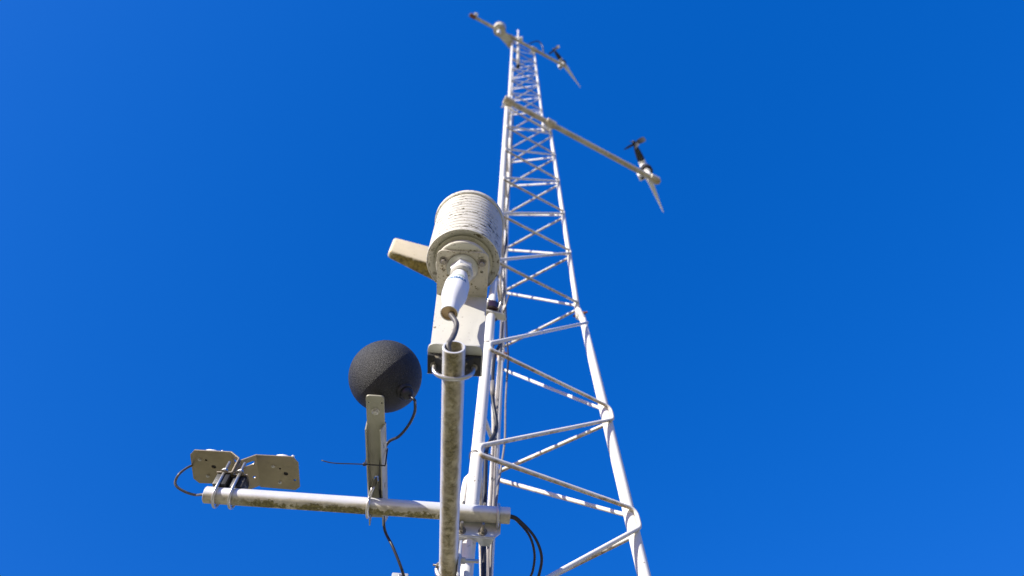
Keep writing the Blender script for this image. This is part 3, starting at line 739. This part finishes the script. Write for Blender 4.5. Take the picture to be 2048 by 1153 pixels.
# wind vane with propeller (local: post base at origin, nose towards -Y)
def vane():
    root = thing('wind_vane', 'black and white propeller wind vane at the right end of the long middle boom', 'wind vane', (0, 0, 0), 0, 'propeller wind vanes on the booms')
    hz = .24; yo = .075
    obj('post', lathe(B(), [(0, -.02), (.020, -.02), (.020, .065), (.027, .07), (.027, .17), (.030, .175), (.030, .215), (.022, .228), (.022, .245), (0, .245)], None, 24), M['wm_white'], root, True)
    obj('orientation_ring', lathe(B(), [(.027, .090), (.046, .092), (.046, .128), (.027, .130)], None, 28, closed=True), M['black'], root, True)
    t = box(B(), Matrix.Translation(V((-.045, .012, .10))), .05, .05, .085, .006); obj('junction_box', t, M['wm_white'], root, True)
    t = tube(B(), [V((-.045, .012, .058)), V((-.045, .012, .04))], .012, 12); obj('cable_gland', t, M['black'], root, True)
    Mx = Matrix(((1, 0, 0, 0), (0, 0, 1, 0), (0, -1, 0, hz), (0, 0, 0, 1)))   # local Z of the lathe -> +Y
    Mx = Matrix.Translation(V((0, yo, hz))) @ Matrix.Rotation(-PI / 2, 4, 'X')
    obj('body', lathe(B(), [(0, -.150), (.024, -.150), (.026, -.146), (.027, -.02), (.0265, .01), (.0200, .08), (.0145, .17), (.0085, .27), (.005, .33), (0, .333)], Mx, 28), M['wm_white'], root, True)
    obj('nose_cone', lathe(B(), [(0, -.235), (.012, -.235), (.0155, -.230), (.021, -.20), (.0265, -.150), (.0280, -.122), (.0272, -.120)], Mx, 28), M['black'], root, True)
    # propeller: hub and four twisted blades
    t = lathe(B(), [(0, -.285), (.009, -.280), (.013, -.268), (.013, -.238), (0, -.236)], Mx, 20)
    pr = obj('propeller', t, M['black'], root, True)
    for k in range(4):
        a = PI / 2 * k + .12; t = B(); rows = []
        for i in range(9):
            u = .010 + .076 * i / 8; c = .010 + .014 * math.sin(min(1, i / 6) * PI / 2) - (.006 if i == 8 else 0); tw = math.radians(62 - 34 * i / 8)
            rad = V((math.cos(a), 0, math.sin(a))); tan = V((-math.sin(a), 0, math.cos(a)))
            ctr = V((0, yo - .255, hz)) + rad * u; dv = tan * math.cos(tw) - V((0, 1, 0)) * math.sin(tw); nv = rad.cross(dv)
            rows.append([t.verts.new(ctr + dv * c * s + nv * w2) for s, w2 in ((-1, 0), (0, .0016), (1, 0), (0, -.0016))])
        for p, q in zip(rows, rows[1:]):
            for j in range(4): t.faces.new((p[j], p[(j + 1) % 4], q[(j + 1) % 4], q[j]))
        t.faces.new(rows[0]); t.faces.new(rows[-1][::-1]); bmesh.ops.recalc_face_normals(t, faces=t.faces)
        obj('blade', t, M['black'], pr, True)
    fin = [(.10, .008), (.22, .012), (.315, .13), (.345, .13), (.352, .0), (.330, -.055), (.30, -.06), (.20, -.012), (.10, -.008)]
    Mf = Matrix(((0, 0, 1, 0), (1, 0, 0, yo), (0, 1, 0, hz), (0, 0, 0, 1)))
    obj('tail_fin', sheet(B(), Mf, rpoly(fin, .006), (), .005, .001), M['wm_white'], root, True)
    return root
wm = vane()
# aim: nose and tail as seen
hub = PZ(1264, 291, ZM + .29); tail = PZ(1320, 422, ZM + .26)
vd = hub - tail; yaw = math.atan2(vd.x, -vd.y)
e1 = mE + mdir * -.040
wm.location = e1 + UPV * .02; wm.rotation_euler.z = yaw
wm2 = copy_tree(wm); wm2.scale = (.9, .9, .9)
wm2['label'] = 'smaller-looking propeller wind vane at the right end of the topmost boom'
hub2 = PZ(1110, 93, ZT + .29); tail2 = PZ(1161, 166, ZT + .26); vd2 = hub2 - tail2
wm2.location = t1 - tdir * .03 + UPV * .02; wm2.rotation_euler.z = math.atan2(vd2.x, -vd2.y)

# second shield on the top boom
sh2 = copy_tree(shield, skip=('probe_cable', 'back_plate', 'lower_flange', 'saddle', 'u_bolt', 'saddle_nut'))
MW[sh2.name] = Matrix()
sh2['label'] = 'small-looking beige louvred sensor shield on the topmost boom at the mast head'
ctr2 = PZ(998.5, 62, ZT - .07)
sh2.location = ctr2
pd_ = PZ(1018, 84, ZT) - PZ(999, 62, ZT + .0); sh2.rotation_euler.z = math.atan2(-pd_.x, pd_.y)
obj('support_arm', sheet(B(), Matrix.Translation(V((0, .125, -.0025))), rpoly([(-.046, -.064), (.046, -.064), (.040, .09), (-.040, .09)], .006), [circ(-.02, .06, .004), circ(.02, .06, .004)], .004, .0006), M['plate'], sh2, True)
obj('arm_clamp_block', box(B(), Matrix.Translation(V((0, .19, .005))), .085, .05, .055, .004), M['beige'], sh2, True)
for k in (shield, sh2): k['group'] = 'louvred sensor shields'

# lightning rod at the mast head
lr0 = PZ(1036, 132, 6.6)
ltop = V((lr0.x + .01, lr0.y - .03, 0))
rodt = thing('lightning_rod', 'thin white rod in a white pipe standing up inside the mast head', 'lightning rod', tuple(lr0))
obj('pipe', tube(B(), [lr0, V((lr0.x, lr0.y, 9.7)), V((lr0.x, lr0.y, 9.92))], .018, 18), M['tower'], rodt)
obj('end_plug', lathe(B(), [(0, -.05), (.019, -.05), (.021, -.045), (.021, .0), (0, .0)], Matrix.Translation(lr0), 18), M['black'], rodt)
obj('rod', tube(B(), [V((lr0.x, lr0.y, 9.90)), V((lr0.x, lr0.y, 10.6))], .010, 12), M['tower'], rodt)
for z_ in (6.75, 7.45):
    p_ = legp('A', z_); obj('stand_off', tube(B(), [p_, V((lr0.x, lr0.y, p_.z))], .006, 10), M['tower'], rodt)
obj('rod_clamp', box(B(), Matrix.Translation(V((lr0.x + .01, lr0.y, 9.86))), .09, .055, .05, .006), M['tower'], rodt)

# ---------------------------------------------------------------- cables
def cable(label, pts, r, material, name='cable', n=6):
    return tag(obj(name, tube(B(), smooth(pts, n), r, 10), material), label, 'cable')
Lp = lambda px, py, y: PY(px, py, y)
cable('thick black cable hanging with a slack bend just inside the near mast leg', [PY(1000, 690, 1.22), PY(989, 714, 1.21), PY(985, 765, 1.20), PY(985.5, 800, 1.20), PY(992.5, 842, 1.205), PY(990.5, 866, 1.20), PY(979, 886, 1.19), PY(972.5, 905, 1.17), PY(971, 940, 1.16), PY(969.5, 1000, 1.155), PY(967.5, 1060, 1.15), PY(967.5, 1153, 1.14), PY(966, 1330, 1.12)], .0058, M['cable'], 'coaxial_cable')
pc_ = [PY(985, 764, 1.20), PY(985, 778, 1.20), PY(985.5, 792, 1.20)]
tag(obj('cable_connector', tube(B(), pc_, [.0072, .0085, .0072], 14), M['greycable']), 'pale grey connector joining the slack thick black cable', 'connector')
cable('thin black cable running free down the gap right of the near leg', [PY(1012, 470, 1.40), PY(1008, 520, 1.38), PY(1009, 560, 1.37), PY(1011.5, 620, 1.36), PY(1014, 680, 1.35), PY(1016.5, 716, 1.34), PY(1013.5, 760, 1.33)], .0036, M['cable'])
cable('thin grey cable running down to the clamp on the cross pipe', [PY(1013.5, 760, 1.33), PY(1011, 808, 1.31), PY(1010, 875, 1.28), PY(1004.5, 920, 1.25), PY(998, 960, 1.20), PY(993, 1000, 1.14), PY(989, 1040, 1.13), PY(982, 1100, 1.15), PY(980, 1200, 1.14)], .0030, M['greycable'])
cable('grey cable strapped flat along the rear mast leg, left of two', [PY(1003, 640, 1.40), PY(996, 760, 1.40), PY(987, 880, 1.40), PY(984, 960, 1.38), PY(981, 1010, 1.37), PY(977, 1090, 1.36), PY(973, 1200, 1.34)], .0042, M['greycable'])
cable('grey cable strapped flat along the rear mast leg, right of two', [PY(1007, 640, 1.41), PY(1000, 740, 1.40), PY(993, 850, 1.39), PY(989, 960, 1.37), PY(986, 1040, 1.35), PY(981, 1110, 1.33), PY(978, 1200, 1.32)], .0036, M['greycable'])
cable('black cable climbing the rear mast leg through the upper bays', [PY(1005, 610, 1.40), PY(1007.5, 570, 1.40), PY(1003.5, 545, 1.40), PY(1008, 515, 1.40), PY(1013.5, 485, 1.40), PY(1012, 458, 1.40), PY(1013, 430, 1.41), PY(1017, 390, 1.42), PY(1022.5, 350, 1.42), PY(1023.5, 325, 1.42), PY(1024, 280, 1.42), PY(1027, 230, 1.40)], .0042, M['cable'])
for k, (lab, pts) in enumerate((('outer of two black cables looping out of the right end of the mossy pipe', [br - bdir * .05 + V((0, 0, -.002)), br + bdir * .002, PD(1044, 1046, 1.325), PD(1070, 1076, 1.31), PD(1083, 1112, 1.30), PD(1079, 1146, 1.29), PD(1066, 1180, 1.29), PD(1040, 1230, 1.30)]),
                              ('inner of two black cables looping out of the right end of the mossy pipe', [br - bdir * .05 + V((0, .004, -.004)), br + bdir * .001 + V((0, .003, -.002)), PD(1040, 1048, 1.335), PD(1060, 1074, 1.325), PD(1069, 1108, 1.325), PD(1066, 1140, 1.33), PD(1058, 1160, 1.33), PD(1035, 1210, 1.33)]))):
    cable(lab, pts, .0030 if k == 0 else .0026, M['cable'])
cable('thin dark cable arching from the topmost boom beside the mast head', [PZ(1054, 92, ZT), PZ(1062, 86.5, ZT + .12), PZ(1075, 83, ZT + .2), PZ(1084, 91, ZT + .15), PZ(1087, 107, ZT + .02)], .0065, M['cable'])
tag(obj('conduit', tube(B(), smooth([legp('A', 1.085) + V((-.004, .032, .012)), legp('A', 1.085) + V((-.015, .026, .004)), legp('A', 1.04) + V((-.0225, .020, 0)), legp('A', .80) + V((-.0235, .020, 0)), legp('A', -.2) + V((-.0235, .020, 0))], 6), .0078, 16), M['tower']), 'short white tube with a rounded top fixed behind the near mast leg', 'conduit')

# grey box whose corner shows at the lower edge
c = PD(797, 1180, 1.33)
jb = thing('junction_box', 'grey box whose corner just shows at the bottom edge by the globe cable', 'junction box', (c.x, c.y, 0))
obj('case', box(B(), fr(c, bdir, bn, UPV), .032, .030, .045, .004), M['box'], jb)
obj('lid', box(B(), fr(c - bn * .0185, bdir, bn, UPV), .034, .006, .048, .002), M['box'], jb)
for k in (1, -1): obj('lid_screw', hexbolt(B(), c + UPV * k * .016 - bn * .0215, -bn, .0028, .002), M['bolt'], jb)
obj('post', tube(B(), [V((c.x, c.y, -.05)), V((c.x, c.y, c.z - .0228))], .0125, 20), M['alu'], jb)
